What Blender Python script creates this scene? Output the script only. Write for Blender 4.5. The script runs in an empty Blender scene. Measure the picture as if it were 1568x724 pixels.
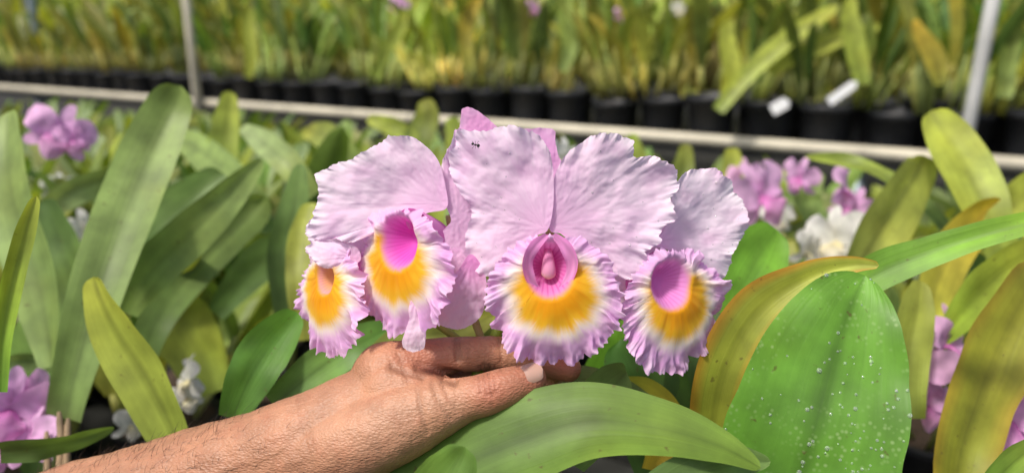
import bpy, math, random
import numpy as np
from mathutils import Vector, Matrix, noise, Quaternion

random.seed(7); np.random.seed(7)
scene = bpy.context.scene
scene.view_settings.view_transform = 'Standard'
scene.view_settings.look = 'None'
scene.view_settings.exposure = 0

# ------------------------------------------------------------------ survey frame
K = 0.000883
P0 = math.radians(15.26)
CAM = Vector((0, 0, 1.25))
RT = Vector((1, 0, 0))
UP = Vector((0, math.sin(P0), math.cos(P0)))
FW = Vector((0, math.cos(P0), -math.sin(P0)))
def at(u, v, d):
    return CAM + RT*((u-784)*K*d) + UP*((362-v)*K*d) + FW*d

def srgb(r, g, b):
    f = lambda c: (c/255/12.92) if c/255 <= 0.04045 else ((c/255+0.055)/1.055)**2.4
    return (f(r), f(g), f(b))
def lerp(a, b, t): return tuple(a[i]+(b[i]-a[i])*t for i in range(3))
def sm(a, b, x):
    t = max(0.0, min(1.0, (x-a)/(b-a))); return t*t*(3-2*t)
def nz(x, y=0.0, z=0.0): return noise.noise(Vector((x, y, z)))

# ------------------------------------------------------------------ helpers
def link(o): scene.collection.objects.link(o); return o
def empty(name, loc):
    e = bpy.data.objects.new(name, None); e.location = loc; e.empty_display_size = 0.02
    return link(e)
def parent(o, e):
    o.parent = e
    o.matrix_parent_inverse = Matrix.Translation(-Vector(e.location))
def build(name, V, F, C=None, UV=None, mat=None, smooth=True, obj=True):
    me = bpy.data.meshes.new(name)
    me.from_pydata([tuple(v) for v in V], [], [tuple(f) for f in F])
    n = len(me.vertices)
    if C is not None:
        a = me.color_attributes.new("Col", 'FLOAT_COLOR', 'POINT')
        arr = np.ones((n, 4), dtype=np.float32); arr[:, :3] = np.array(C, dtype=np.float32)
        a.data.foreach_set("color", arr.ravel())
    if UV is not None:
        uvl = me.uv_layers.new(name="UVMap")
        li = np.zeros(len(me.loops), dtype=np.int32); me.loops.foreach_get("vertex_index", li)
        uvl.data.foreach_set("uv", np.array(UV, dtype=np.float32)[li].ravel())
    if smooth: me.polygons.foreach_set("use_smooth", [True]*len(me.polygons))
    if mat: me.materials.append(mat)
    me.update()
    if not obj: return me
    return link(bpy.data.objects.new(name, me))

class Geo:
    def __init__(s): s.V=[]; s.F=[]; s.C=[]; s.U=[]
    def add(s, g):
        o = len(s.V); s.V += g.V; s.C += g.C; s.U += g.U
        s.F += [tuple(i+o for i in f) for f in g.F]
    def obj(s, name, mat, smooth=True): return build(name, s.V, s.F, s.C, s.U, mat, smooth)
    def mesh(s, name, mat): return build(name, s.V, s.F, s.C, s.U, mat, True, False)

def catmull(pts, n, closed=False):
    out = []; m = len(pts)
    segs = m if closed else m-1
    for k in range(n):
        x = k/(n if closed else n-1)*segs
        i = min(int(x), segs-1); t = x-i
        if closed: a, b, c, d = (pts[(i+j) % m] for j in (-1, 0, 1, 2))
        else: a, b, c, d = pts[max(i-1, 0)], pts[i], pts[min(i+1, m-1)], pts[min(i+2, m-1)]
        out.append(0.5*((2*b)+(c-a)*t+(2*a-5*b+4*c-d)*t*t+(3*b-a-3*c+d)*t*t*t))
    return out

def tube(pts, radii, col=(1,1,1), seg=8, cap=True):
    g = Geo(); n = len(pts); ref = None
    for i, p in enumerate(pts):
        t = (pts[min(i+1, n-1)]-pts[max(i-1, 0)]).normalized()
        if ref is None:
            ref = t.orthogonal().normalized()
        s = (ref - t*ref.dot(t)).normalized(); ref = s
        b = t.cross(s)
        for k in range(seg):
            a = 2*math.pi*k/seg
            g.V.append(p + (s*math.cos(a)+b*math.sin(a))*radii[i]); g.C.append(col); g.U.append((k/seg, i/n))
    for i in range(n-1):
        for k in range(seg):
            a = i*seg+k; b2 = i*seg+(k+1) % seg
            g.F.append((a, b2, b2+seg, a+seg))
    if cap:
        g.F.append(tuple(range(seg))[::-1]); g.F.append(tuple((n-1)*seg+k for k in range(seg)))
    return g

def leaf(pts, widths, nrm, c0, c1, fold=0.25, nL=24, nW=6, edge=None, seed=0, tipround=0.10, wav=0.0, mid=0.80):
    g = Geo()
    P = catmull(pts, nL); W = [v.x for v in catmull([Vector((w, 0, 0)) for w in widths], nL)]
    for i in range(nL):
        s = i/(nL-1)
        t = (P[min(i+1, nL-1)]-P[max(i-1, 0)]).normalized()
        n0 = nrm(s) if callable(nrm) else nrm
        side = t.cross(n0).normalized(); n = side.cross(t).normalized()
        w = W[i]
        if s > 1-tipround: w *= math.sqrt(max(0.0, 1-((s-(1-tipround))/tipround)**2))*0.98+0.02
        for j in range(nW+1):
            c = -1+2*j/nW
            h = fold*abs(c)**1.3*w/2 + wav*w*math.sin(s*9+seed+(2 if c > 0 else 0))*abs(c)**2
            h += 0.06*w*nz(s*4+seed*3.1, c*1.2, seed)
            wob = 1+0.06*nz(s*7, seed, c)
            g.V.append(P[i]+side*(c*w/2*wob)+n*h)
            col = lerp(c0, c1, s)
            k = 1.0+0.32*nz(s*5+seed, c*2, 3.3)
            if abs(c) < 0.01: k *= mid
            col = tuple(x*k for x in col)
            if edge: col = lerp(col, edge, sm(0.55, 1.0, abs(c)+0.25*nz(s*6, seed, 1)) * 0.8)
            g.C.append(col); g.U.append((j/nW + seed*1.7, s))
    for i in range(nL-1):
        for j in range(nW):
            a = i*(nW+1)+j
            g.F.append((a, a+1, a+nW+2, a+nW+1))
    return g

# ------------------------------------------------------------------ materials
def newmat(name):
    m = bpy.data.materials.new(name); m.use_nodes = True
    nt = m.node_tree; nt.nodes.clear()
    return m, nt, nt.nodes, nt.links
def N(nodes, typ, **kw):
    n = nodes.new(typ)
    for k, v in kw.items(): setattr(n, k, v)
    return n
def leafmat(name, rough=0.5, transl=0.28, spots=0.0, vein=22.0, bump=0.25, tcol=(1.5, 1.5, 0.55), blem=0.6):
    m, nt, ns, L = newmat(name)
    out = N(ns, 'ShaderNodeOutputMaterial')
    at_ = N(ns, 'ShaderNodeAttribute', attribute_name="Col")
    tc = N(ns, 'ShaderNodeTexCoord')
    n1 = N(ns, 'ShaderNodeTexNoise'); n1.inputs['Scale'].default_value = 35; n1.inputs['Detail'].default_value = 5
    L.new(tc.outputs['Object'], n1.inputs['Vector'])
    mr = N(ns, 'ShaderNodeMapRange'); mr.inputs[1].default_value = 0.25; mr.inputs[2].default_value = 0.75
    mr.inputs[3].default_value = 0.68; mr.inputs[4].default_value = 1.28
    L.new(n1.outputs['Fac'], mr.inputs[0])
    mp = N(ns, 'ShaderNodeMapping'); mp.inputs['Scale'].default_value = (vein, 1.2, 1)
    uv = N(ns, 'ShaderNodeUVMap', uv_map="UVMap")
    L.new(uv.outputs[0], mp.inputs['Vector'])
    n2 = N(ns, 'ShaderNodeTexNoise'); n2.inputs['Scale'].default_value = 1.0; n2.inputs['Detail'].default_value = 3
    L.new(mp.outputs[0], n2.inputs['Vector'])
    mr2 = N(ns, 'ShaderNodeMapRange'); mr2.inputs[1].default_value = 0.3; mr2.inputs[2].default_value = 0.7
    mr2.inputs[3].default_value = 0.93; mr2.inputs[4].default_value = 1.06
    L.new(n2.outputs['Fac'], mr2.inputs[0])
    mu = N(ns, 'ShaderNodeMath', operation='MULTIPLY'); L.new(mr.outputs[0], mu.inputs[0]); L.new(mr2.outputs[0], mu.inputs[1])
    vm = N(ns, 'ShaderNodeVectorMath', operation='SCALE'); L.new(at_.outputs['Color'], vm.inputs[0]); L.new(mu.outputs[0], vm.inputs['Scale'])
    col = vm.outputs[0]
    ny = N(ns, 'ShaderNodeTexNoise'); ny.inputs['Scale'].default_value = 9; ny.inputs['Detail'].default_value = 3
    L.new(tc.outputs['Object'], ny.inputs['Vector'])
    my = N(ns, 'ShaderNodeMapRange'); my.inputs[1].default_value = 0.52; my.inputs[2].default_value = 0.75
    my.inputs[3].default_value = 0; my.inputs[4].default_value = 0.5; L.new(ny.outputs['Fac'], my.inputs[0])
    vy = N(ns, 'ShaderNodeVectorMath', operation='MULTIPLY'); vy.inputs[1].default_value = (1.35, 1.15, 0.75); L.new(col, vy.inputs[0])
    mxy = N(ns, 'ShaderNodeMix', data_type='RGBA'); L.new(my.outputs[0], mxy.inputs[0]); L.new(col, mxy.inputs[6]); L.new(vy.outputs[0], mxy.inputs[7])
    col = mxy.outputs[2]
    n3 = N(ns, 'ShaderNodeTexNoise'); n3.inputs['Scale'].default_value = 160; n3.inputs['Detail'].default_value = 2
    L.new(tc.outputs['Object'], n3.inputs['Vector'])
    mr3 = N(ns, 'ShaderNodeMapRange'); mr3.inputs[1].default_value = 0.69; mr3.inputs[2].default_value = 0.76
    mr3.inputs[3].default_value = 0; mr3.inputs[4].default_value = blem
    L.new(n3.outputs['Fac'], mr3.inputs[0])
    mx = N(ns, 'ShaderNodeMix', data_type='RGBA'); mx.inputs[7].default_value = (0.10, 0.06, 0.02, 1)
    L.new(mr3.outputs[0], mx.inputs[0]); L.new(col, mx.inputs[6]); col = mx.outputs[2]
    if spots > 0:
        v = N(ns, 'ShaderNodeTexVoronoi'); v.inputs['Scale'].default_value = 260
        L.new(tc.outputs['Object'], v.inputs['Vector'])
        n4 = N(ns, 'ShaderNodeTexNoise'); n4.inputs['Scale'].default_value = 28; L.new(tc.outputs['Object'], n4.inputs['Vector'])
        a = N(ns, 'ShaderNodeMapRange'); a.inputs[1].default_value = 0.10; a.inputs[2].default_value = 0.38
        a.inputs[3].default_value = 1; a.inputs[4].default_value = 0; L.new(v.outputs['Distance'], a.inputs[0])
        b = N(ns, 'ShaderNodeMapRange'); b.inputs[1].default_value = 0.40; b.inputs[2].default_value = 0.70
        b.inputs[3].default_value = 0; b.inputs[4].default_value = spots; L.new(n4.outputs['Fac'], b.inputs[0])
        mm = N(ns, 'ShaderNodeMath', operation='MULTIPLY'); L.new(a.outputs[0], mm.inputs[0]); L.new(b.outputs[0], mm.inputs[1])
        mx2 = N(ns, 'ShaderNodeMix', data_type='RGBA'); mx2.inputs[7].default_value = (0.42, 0.58, 0.25, 1)
        L.new(mm.outputs[0], mx2.inputs[0]); L.new(col, mx2.inputs[6]); col = mx2.outputs[2]
    p = N(ns, 'ShaderNodeBsdfPrincipled'); p.inputs['Roughness'].default_value = rough
    p.inputs['Specular IOR Level'].default_value = 0.4
    L.new(col, p.inputs['Base Color'])
    bp = N(ns, 'ShaderNodeBump'); bp.inputs['Strength'].default_value = bump; bp.inputs['Distance'].default_value = 0.001
    ab = N(ns, 'ShaderNodeMath', operation='MULTIPLY_ADD'); ab.inputs[1].default_value = 1.2
    L.new(n1.outputs['Fac'], ab.inputs[0]); L.new(n2.outputs['Fac'], ab.inputs[2])
    L.new(ab.outputs[0], bp.inputs['Height']); L.new(bp.outputs[0], p.inputs['Normal'])
    tr = N(ns, 'ShaderNodeBsdfTranslucent')
    vt = N(ns, 'ShaderNodeVectorMath', operation='MULTIPLY'); vt.inputs[1].default_value = tcol
    L.new(col, vt.inputs[0]); L.new(vt.outputs[0], tr.inputs['Color'])
    ms = N(ns, 'ShaderNodeMixShader'); ms.inputs[0].default_value = transl
    L.new(p.outputs[0], ms.inputs[1]); L.new(tr.outputs[0], ms.inputs[2]); L.new(ms.outputs[0], out.inputs['Surface'])
    return m

M_leaf = leafmat("orchid_leaf")
M_leafspot = leafmat("orchid_leaf_spotted", spots=0.6, rough=0.42)
def petalmat(name, rough, transl, veinscale, bump, tcol, dist=0.0005, vstr=0.35, vcol=(0.96, 0.86, 0.94), vh=0.25, fine=0.8):
    m, nt, ns, L = newmat(name)
    out = N(ns, 'ShaderNodeOutputMaterial')
    at_ = N(ns, 'ShaderNodeAttribute', attribute_name="Col")
    uv = N(ns, 'ShaderNodeUVMap', uv_map="UVMap")
    tc = N(ns, 'ShaderNodeTexCoord')
    mp = N(ns, 'ShaderNodeMapping'); mp.inputs['Scale'].default_value = (veinscale, 3.5, 1)
    L.new(uv.outputs[0], mp.inputs['Vector'])
    n2 = N(ns, 'ShaderNodeTexNoise'); n2.inputs['Scale'].default_value = 1; n2.inputs['Detail'].default_value = 4
    n2.inputs['Distortion'].default_value = 0.8
    L.new(mp.outputs[0], n2.inputs['Vector'])
    mr = N(ns, 'ShaderNodeMapRange'); mr.inputs[1].default_value = 0.3; mr.inputs[2].default_value = 0.7
    mr.inputs[3].default_value = 0.0; mr.inputs[4].default_value = vstr
    L.new(n2.outputs['Fac'], mr.inputs[0])
    v = N(ns, 'ShaderNodeVectorMath', operation='MULTIPLY'); v.inputs[1].default_value = vcol
    L.new(at_.outputs['Color'], v.inputs[0])
    mx = N(ns, 'ShaderNodeMix', data_type='RGBA'); L.new(mr.outputs[0], mx.inputs[0])
    L.new(at_.outputs['Color'], mx.inputs[6]); L.new(v.outputs[0], mx.inputs[7])
    n5 = N(ns, 'ShaderNodeTexNoise'); n5.inputs['Scale'].default_value = 240; n5.inputs['Detail'].default_value = 5
    L.new(tc.outputs['Object'], n5.inputs['Vector'])
    vhn = N(ns, 'ShaderNodeMath', operation='MULTIPLY'); vhn.inputs[1].default_value = vh; L.new(n2.outputs['Fac'], vhn.inputs[0])
    ad = N(ns, 'ShaderNodeMath', operation='MULTIPLY_ADD'); ad.inputs[1].default_value = fine
    L.new(n5.outputs['Fac'], ad.inputs[0]); L.new(vhn.outputs[0], ad.inputs[2])
    bp = N(ns, 'ShaderNodeBump'); bp.inputs['Strength'].default_value = bump; bp.inputs['Distance'].default_value = dist
    L.new(ad.outputs[0], bp.inputs['Height'])
    p = N(ns, 'ShaderNodeBsdfPrincipled'); p.inputs['Roughness'].default_value = rough
    p.inputs['Specular IOR Level'].default_value = 0.2
    p.inputs['Sheen Weight'].default_value = 0.1
    L.new(mx.outputs[2], p.inputs['Base Color']); L.new(bp.outputs[0], p.inputs['Normal'])
    tr = N(ns, 'ShaderNodeBsdfTranslucent')
    vt = N(ns, 'ShaderNodeVectorMath', operation='MULTIPLY'); vt.inputs[1].default_value = tcol
    L.new(mx.outputs[2], vt.inputs[0]); L.new(vt.outputs[0], tr.inputs['Color'])
    ms = N(ns, 'ShaderNodeMixShader'); ms.inputs[0].default_value = transl
    L.new(p.outputs[0], ms.inputs[1]); L.new(tr.outputs[0], ms.inputs[2]); L.new(ms.outputs[0], out.inputs['Surface'])
    return m
M_petal = petalmat("orchid_petal", 0.58, 0.38, 95, 0.7, (1.03, 0.98, 1.03), vstr=.6)
M_lip = petalmat("orchid_lip", 0.6, 0.30, 60, 0.4, (1.05, 0.96, 1.0), vh=.2, fine=.4, dist=.0003)

def simplemat(name, col, rough=0.5, nscale=20, var=0.15, bump=0.0, metallic=0, sss=0.0, trans=0.0):
    m, nt, ns, L = newmat(name)
    out = N(ns, 'ShaderNodeOutputMaterial'); p = N(ns, 'ShaderNodeBsdfPrincipled')
    tc = N(ns, 'ShaderNodeTexCoord'); n = N(ns, 'ShaderNodeTexNoise')
    n.inputs['Scale'].default_value = nscale; n.inputs['Detail'].default_value = 6
    L.new(tc.outputs['Object'], n.inputs['Vector'])
    cr = N(ns, 'ShaderNodeValToRGB')
    cr.color_ramp.elements[0].position = 0.3; cr.color_ramp.elements[1].position = 0.7
    cr.color_ramp.elements[0].color = tuple(c*(1-var) for c in col)+(1,)
    cr.color_ramp.elements[1].color = tuple(min(1, c*(1+var)) for c in col)+(1,)
    L.new(n.outputs['Fac'], cr.inputs[0]); L.new(cr.outputs[0], p.inputs['Base Color'])
    p.inputs['Roughness'].default_value = rough; p.inputs['Metallic'].default_value = metallic
    if trans > 0: p.inputs['Transmission Weight'].default_value = trans; p.inputs['IOR'].default_value = 1.33
    if sss > 0:
        p.inputs['Subsurface Weight'].default_value = sss; p.inputs['Subsurface Radius'].default_value = (1, 0.3, 0.15)
        p.inputs['Subsurface Scale'].default_value = 0.004
    if bump > 0:
        b = N(ns, 'ShaderNodeBump'); b.inputs['Strength'].default_value = bump; b.inputs['Distance'].default_value = 0.005
        L.new(n.outputs['Fac'], b.inputs['Height']); L.new(b.outputs[0], p.inputs['Normal'])
    L.new(p.outputs[0], out.inputs['Surface'])
    return m
M_pot = simplemat("black_plastic", (0.018, 0.019, 0.022), 0.5, 8, 0.3)
M_soil = simplemat("bark_mix", (0.07, 0.045, 0.03), 0.95, 60, 0.6, 0.8)
M_rail = simplemat("painted_pipe", (0.60, 0.55, 0.42), 0.5, 6, 0.18)
M_post = simplemat("pvc_post", (0.6, 0.6, 0.58), 0.45, 5, 0.15)
M_steel = simplemat("galvanised_steel", (0.28, 0.34, 0.36), 0.45, 12, 0.2, 0, 0.5)
M_bench = simplemat("bench_mesh", (0.04, 0.04, 0.035), 0.8, 12, 0.3)
M_ground = simplemat("weed_mat_ground", (0.022, 0.020, 0.016), 0.95, 5, 0.5, 0.5)
M_label = simplemat("plastic_label", (0.8, 0.8, 0.78), 0.4, 10, 0.05)
M_dry = simplemat("dry_stalk", (0.30, 0.21, 0.12), 0.8, 40, 0.4, 0.5)
M_ant = simplemat("ant_shell", (0.01, 0.008, 0.006), 0.3, 50, 0.2)
M_water = simplemat("water", (0.92, 0.95, 0.92), 0.03, 5, 0.02, trans=0.85)

def skinmat():
    m, nt, ns, L = newmat("skin")
    out = N(ns, 'ShaderNodeOutputMaterial'); p = N(ns, 'ShaderNodeBsdfPrincipled')
    at_ = N(ns, 'ShaderNodeAttribute', attribute_name="Col")
    tc = N(ns, 'ShaderNodeTexCoord')
    n = N(ns, 'ShaderNodeTexNoise'); n.inputs['Scale'].default_value = 45; n.inputs['Detail'].default_value = 7
    L.new(tc.outputs['Object'], n.inputs['Vector'])
    mr = N(ns, 'ShaderNodeMapRange'); mr.inputs[1].default_value = 0.3; mr.inputs[2].default_value = 0.7
    mr.inputs[3].default_value = 0.80; mr.inputs[4].default_value = 1.14; L.new(n.outputs['Fac'], mr.inputs[0])
    vm = N(ns, 'ShaderNodeVectorMath', operation='SCALE'); L.new(at_.outputs['Color'], vm.inputs[0]); L.new(mr.outputs[0], vm.inputs['Scale'])
    nr_ = N(ns, 'ShaderNodeTexNoise'); nr_.inputs['Scale'].default_value = 110; nr_.inputs['Detail'].default_value = 4
    L.new(tc.outputs['Object'], nr_.inputs['Vector'])
    m2 = N(ns, 'ShaderNodeMapRange'); m2.inputs[1].default_value = 0.45; m2.inputs[2].default_value = 0.75
    m2.inputs[3].default_value = 0; m2.inputs[4].default_value = 0.5; L.new(nr_.outputs['Fac'], m2.inputs[0])
    vr = N(ns, 'ShaderNodeVectorMath', operation='MULTIPLY'); vr.inputs[1].default_value = (0.90, 0.74, 0.70); L.new(vm.outputs[0], vr.inputs[0])
    mxr = N(ns, 'ShaderNodeMix', data_type='RGBA'); L.new(m2.outputs[0], mxr.inputs[0]); L.new(vm.outputs[0], mxr.inputs[6]); L.new(vr.outputs[0], mxr.inputs[7])
    L.new(mxr.outputs[2], p.inputs['Base Color'])
    p.inputs['Roughness'].default_value = 0.48; p.inputs['Specular IOR Level'].default_value = 0.45
    p.inputs['Subsurface Weight'].default_value = 0.06; p.inputs['Subsurface Radius'].default_value = (1, 0.35, 0.2)
    p.inputs['Subsurface Scale'].default_value = 0.002
    v = N(ns, 'ShaderNodeTexVoronoi'); v.inputs['Scale'].default_value = 600
    mpv = N(ns, 'ShaderNodeMapping'); mpv.inputs['Rotation'].default_value = (0, 0.3, 0); mpv.inputs['Scale'].default_value = (0.7, 1, 1.5)
    L.new(tc.outputs['Object'], mpv.inputs['Vector']); L.new(mpv.outputs[0], v.inputs['Vector'])
    n6 = N(ns, 'ShaderNodeTexNoise'); n6.inputs['Scale'].default_value = 170; n6.inputs['Detail'].default_value = 6
    L.new(tc.outputs['Object'], n6.inputs['Vector'])
    ad = N(ns, 'ShaderNodeMath', operation='MULTIPLY_ADD'); ad.inputs[1].default_value = 0.5
    L.new(v.outputs['Distance'], ad.inputs[0]); L.new(n6.outputs['Fac'], ad.inputs[2])
    b = N(ns, 'ShaderNodeBump'); b.inputs['Strength'].default_value = 0.85; b.inputs['Distance'].default_value = 0.0010
    L.new(ad.outputs[0], b.inputs['Height']); L.new(b.outputs[0], p.inputs['Normal'])
    L.new(p.outputs[0], out.inputs['Surface'])
    return m
M_skin = skinmat()
M_nail = simplemat("fingernail", (0.46, 0.28, 0.215), 0.3, 60, 0.06, 0, 0, 0.1)
M_hair = simplemat("arm_hair", (0.03, 0.018, 0.012), 0.5, 20, 0.2)

# ------------------------------------------------------------------ petals
LIL = srgb(249, 224, 243); LILD = srgb(243, 202, 234); WHT = srgb(253, 242, 250)
def petal(name, outline, base, d0, gx=0.0, gy=0.0, cup=0.0, ruf=1.0, jag=2.0, seed=1, c_in=LILD, c_out=LIL, c_edge=WHT,
          Nn=340, M=44, und=1.0):
    pts = catmull([Vector((a, b, 0)) for a, b in outline], Nn, True)
    B = Vector((base[0], base[1], 0))
    mxd = max((p-B).length for p in pts)
    V=[]; C=[]; U=[]; F=[]
    arc = 0; prev = pts[0]
    cu = sum(p.x for p in pts)/Nn; cv = sum(p.y for p in pts)/Nn
    for i, p in enumerate(pts):
        arc += (p-prev).length; prev = p
        dist = (p-B).length/mxd
        wgt = sm(0.25, 0.8, dist)
        dirn = (p-B).normalized()
        q = p + dirn*jag*wgt*(2.2*nz(arc/15.0, seed, 0.5)+1.7*nz(arc/6.0, seed, 9)+1.0*nz(arc/2.4, seed, 4))
        ang = math.atan2(dirn.y, dirn.x)
        for k in range(M+1):
            t = (k/M)**0.8
            P = B.lerp(q, t)
            dep = d0 + gx*(P.x-cu) + gy*(P.y-cv)
            rr = (P-B).length/mxd
            sk = 8*nz(P.x/30, P.y/30, seed+3)
            r1 = 2.0*nz((arc+sk)/26, seed+t*.6, 2); r2 = 1.8*nz((arc+sk)/9, seed+t*1.2, 7); r3 = 1.6*nz(arc/3.6, seed+t*2, 11)
            w = -cup*(rr**2)
            w += ruf*wgt*(0.0034*t**7*r1 + 0.0017*t**20*r2 + 0.0008*t**30*r3)
            w += und*0.0070*nz(P.x/80+seed*5, P.y/80, seed) * sm(0, .4, rr) + und*0.0021*nz(P.x/32+seed, P.y/32, 4)*sm(.1, .5, rr)
            w += und*0.0007*nz(P.x/13+seed, P.y/13, 6)*sm(.1, .5, rr)
            w += und*0.0007*nz(ang*5+seed+.5*rr, rr*2.5, 8)*sm(.05, .3, rr)*(1-0.6*t)
            w += 0.00030*nz(P.x/6, P.y/6, seed)
            V.append(at(P.x, P.y, dep-w))
            c = lerp(c_in, c_out, sm(0.0, 0.6, rr))
            c = lerp(c, c_edge, 0.7*sm(0.80, 1.0, t)*wgt)
            c = lerp(c, LILD, max(0, 1.0*nz(P.x/35+seed, P.y/35, 6)))
            C.append(c); U.append((ang/6.283, rr))
    for i in range(Nn):
        j = (i+1) % Nn
        for k in range(M):
            F.append((i*(M+1)+k, i*(M+1)+k+1, j*(M+1)+k+1, j*(M+1)+k))
    return build(name, V, F, C, U, M_petal)

YEL = srgb(254, 202, 50); ORG = srgb(250, 172, 18); PNK = srgb(238, 190, 232); PALE = srgb(250, 228, 246); THR = srgb(230, 126, 194)
def lip(name, center, yaw, pitch, R, seed=1, sx=1.0, sy=1.0, roll=0, recess=0.46, Nn=560, M=70, throat=THR, tl=(-0.08, 0.46), er=(0.38, 0.44), wings=False):
    V=[]; C=[]; U=[]; F=[]
    n = (-FW).copy()
    rot = Quaternion(UP, math.radians(yaw)) @ Quaternion(RT, math.radians(pitch))
    ex = rot @ RT; ey = rot @ UP; ez = rot @ n
    q = Quaternion(ez, math.radians(roll)); ex = q @ ex; ey = q @ ey
    hx, hy = tl
    for i in range(Nn):
        ph = 2*math.pi*i/Nn; cp_, sp_ = math.cos(ph), math.sin(ph)
        f3 = 1.8*nz(cp_*17, sp_*17, seed+9.1); f4 = 1.6*nz(cp_*38, sp_*38, seed+2.1)
        f1b = 1.9*nz(cp_*3.4, sp_*3.4, seed+.3); f2b = 1.9*nz(cp_*8.5, sp_*8.5, seed+5.3)
        env = 0.4+0.6*sm(1.0, 0.2, sp_)
        rb = 0.99 + 0.040*f1b*env + 0.050*f2b*env + 0.038*f3 + 0.014*f4
        rb *= 1-0.06*math.exp(-((sp_-1)/0.04)**2)
        bx = cp_*rb; by = sp_*rb
        for k in range(M+1):
            t = (k/M)**0.85
            x = hx+(bx-hx)*t; y = hy+(by-hy)*t
            r = math.hypot(x, y)
            sk = 0.10*nz(x*5, y*5, seed+7)
            cq, sq = math.cos(ph+sk), math.sin(ph+sk)
            f1 = 1.9*nz(cq*3.4, sq*3.4, seed+.3+t*.3); f2 = 1.9*nz(cq*8.5, sq*8.5, seed+5.3+t*.4)
            dx, dy = (x-hx)/er[0], (y-hy)/er[1]
            e = math.hypot(dx, dy)
            up_ = sm(-0.2, 0.7, dy)
            z = -recess*(1-sm(0.10, 1.10, e))
            z += 0.10*math.exp(-((e-1.10)/0.28)**2)*up_
            z += -0.14*r*r + 0.06*(1-r)
            edge = sm(0.48, 1.0, r)
            z += env*(0.13*f1*edge**1.5 + 0.090*f2*edge**2.4 + 0.034*f3*edge**5 + 0.008*f4*edge**8)
            z += 0.03*nz(x*3, y*3, seed) + 0.014*nz(x*11, y*11, seed+1)*sm(.6, .9, r)
            z += 0.009*nz(math.atan2(y-hy, x-hx)*7, r*1.5, seed)*sm(.9, 1.4, e)
            V.append(center + ex*(x*R*sx) + ey*(y*R*sy) + ez*(z*R))
            an = math.atan2(y-0.10, x)
            ns_ = 0.14*nz(math.cos(an)*3, math.sin(an)*3, seed*2) + 0.07*nz(math.cos(an)*22, math.sin(an)*22, seed)
            ey_ = math.hypot(x/0.65, (y-0.10)/0.59) + ns_
            c = lerp(PNK, srgb(226, 168, 224), 0.7*sm(-.3, .5, nz(x*6, y*6, seed+2)))
            c = lerp(c, PALE, 0.55*sm(0.84, 1.02, r+0.10*f2)*sm(-.6,.6,f3+.3*f2))
            wht = 1-sm(1.00, 1.36, ey_)
            c = lerp(c, srgb(255, 242, 228), wht*0.95)
            yl = 1-sm(0.76, 1.12, ey_)
            top = sm(0.50, 0.72, y + 0.12*nz(x*4, y*4, 3))
            yl *= 1-top
            c = lerp(c, PNK, sm(0.55, 0.82, y)*0.7)
            yc = lerp(ORG, YEL, sm(0.3, 0.95, ey_))
            yc = lerp(yc, srgb(242, 146, 12), 0.55*max(0, nz(math.atan2(y-hy, x-hx)*11, e, seed)))
            c = lerp(c, yc, yl)
            th = 1-sm(0.80, 1.04, e + 0.08*nz(an*3, seed, 1))
            tcx = lerp(throat, srgb(242, 172, 222), sm(0.55, 1.0, e)*0.6)
            tcx = lerp(tcx, srgb(205, 66, 158), (0.55 if wings else .3)*max(0, math.sin(math.atan2(y-hy, x-hx)*26))*sm(.2, .5, e)*sm(1.0,.7,e))
            c = lerp(c, tcx, th)
            C.append(c); U.append((ph/6.283, t))
    for i in range(Nn):
        j = (i+1) % Nn
        for k in range(M):
            F.append((i*(M+1)+k, i*(M+1)+k+1, j*(M+1)+k+1, j*(M+1)+k))
    o = len(V); TS = 36; TR = 8
    for a in range(TR):
        s = a/(TR-1)
        for k in range(TS):
            ph = 2*math.pi*k/TS
            rx = 0.34*(1-s)**0.6+0.13; ry = 0.40*(1-s)**0.6+0.13
            V.append(center + ex*((hx+math.cos(ph)*rx)*R*sx) + ey*((hy-.04+math.sin(ph)*ry)*R*sy) + ez*((-0.30-0.8*s)*R))
            C.append(srgb(230, 140, 210)); U.append((k/TS, s))
    for a in range(TR-1):
        for k in range(TS):
            b = o+a*TS+k; c = o+a*TS+(k+1) % TS
            F.append((b, c, c+TS, b+TS))
    lp = build(name, V, F, C, U, M_lip)
    def loc(x, y, z): return center+ex*(x*R*sx)+ey*(y*R*sy)+ez*(z*R)
    if not wings:      # column lies hidden against the roof of the tube
        cp = catmull([loc(hx, hy+.40, -.30), loc(hx, hy+.32, -.30), loc(hx, hy+.24, -.32), loc(hx, hy+.17, -.36)], 10)
        g = tube(cp, [R*.05, R*.06, R*.065, R*.07, R*.07, R*.07, R*.065, R*.06, R*.05, R*.02], lerp(throat, srgb(240,160,218), .5), 12)
        return lp, g.obj("column", M_lip)
    cp = [loc(hx, hy+.36, -.34), loc(hx, hy+.24, -.27), loc(hx, hy+.12, -.22), loc(hx, hy+.0, -.20), loc(hx, hy-.08, -.22), loc(hx, hy-.13, -.27)]
    cp = catmull(cp, 18)
    rad = [R*(0.05+0.06*sm(0, .75, i/17))*(1-sm(.8, 1.0, i/17)*0.7) for i in range(18)]
    g = tube(cp, rad, srgb(235, 150, 200), 16)
    for i in range(len(g.V)):
        s = (i//16)/17
        g.C[i] = lerp(lerp(srgb(232, 130, 194), srgb(248, 188, 212), s), srgb(255, 228, 196), sm(.70, .85, s))
    for sd in (-1, 1):
        pts = [loc(hx+sd*.05, hy+.50, .02), loc(hx+sd*.22, hy+.34, .03), loc(hx+sd*.33, hy+.10, .0), loc(hx+sd*.27, hy-.16, -.07), loc(hx+sd*.12, hy-.34, -.14)]
        wd = [R*.08, R*.17, R*.19, R*.14, R*.04]
        g.add(leaf(pts, wd, (ez*0.9+ex*(-sd*0.4)).normalized(), srgb(240, 160, 216), srgb(240, 172, 220), 0.25, 26, 10, edge=srgb(232, 140, 204), seed=sd+seed, wav=.14, mid=.97))
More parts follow.
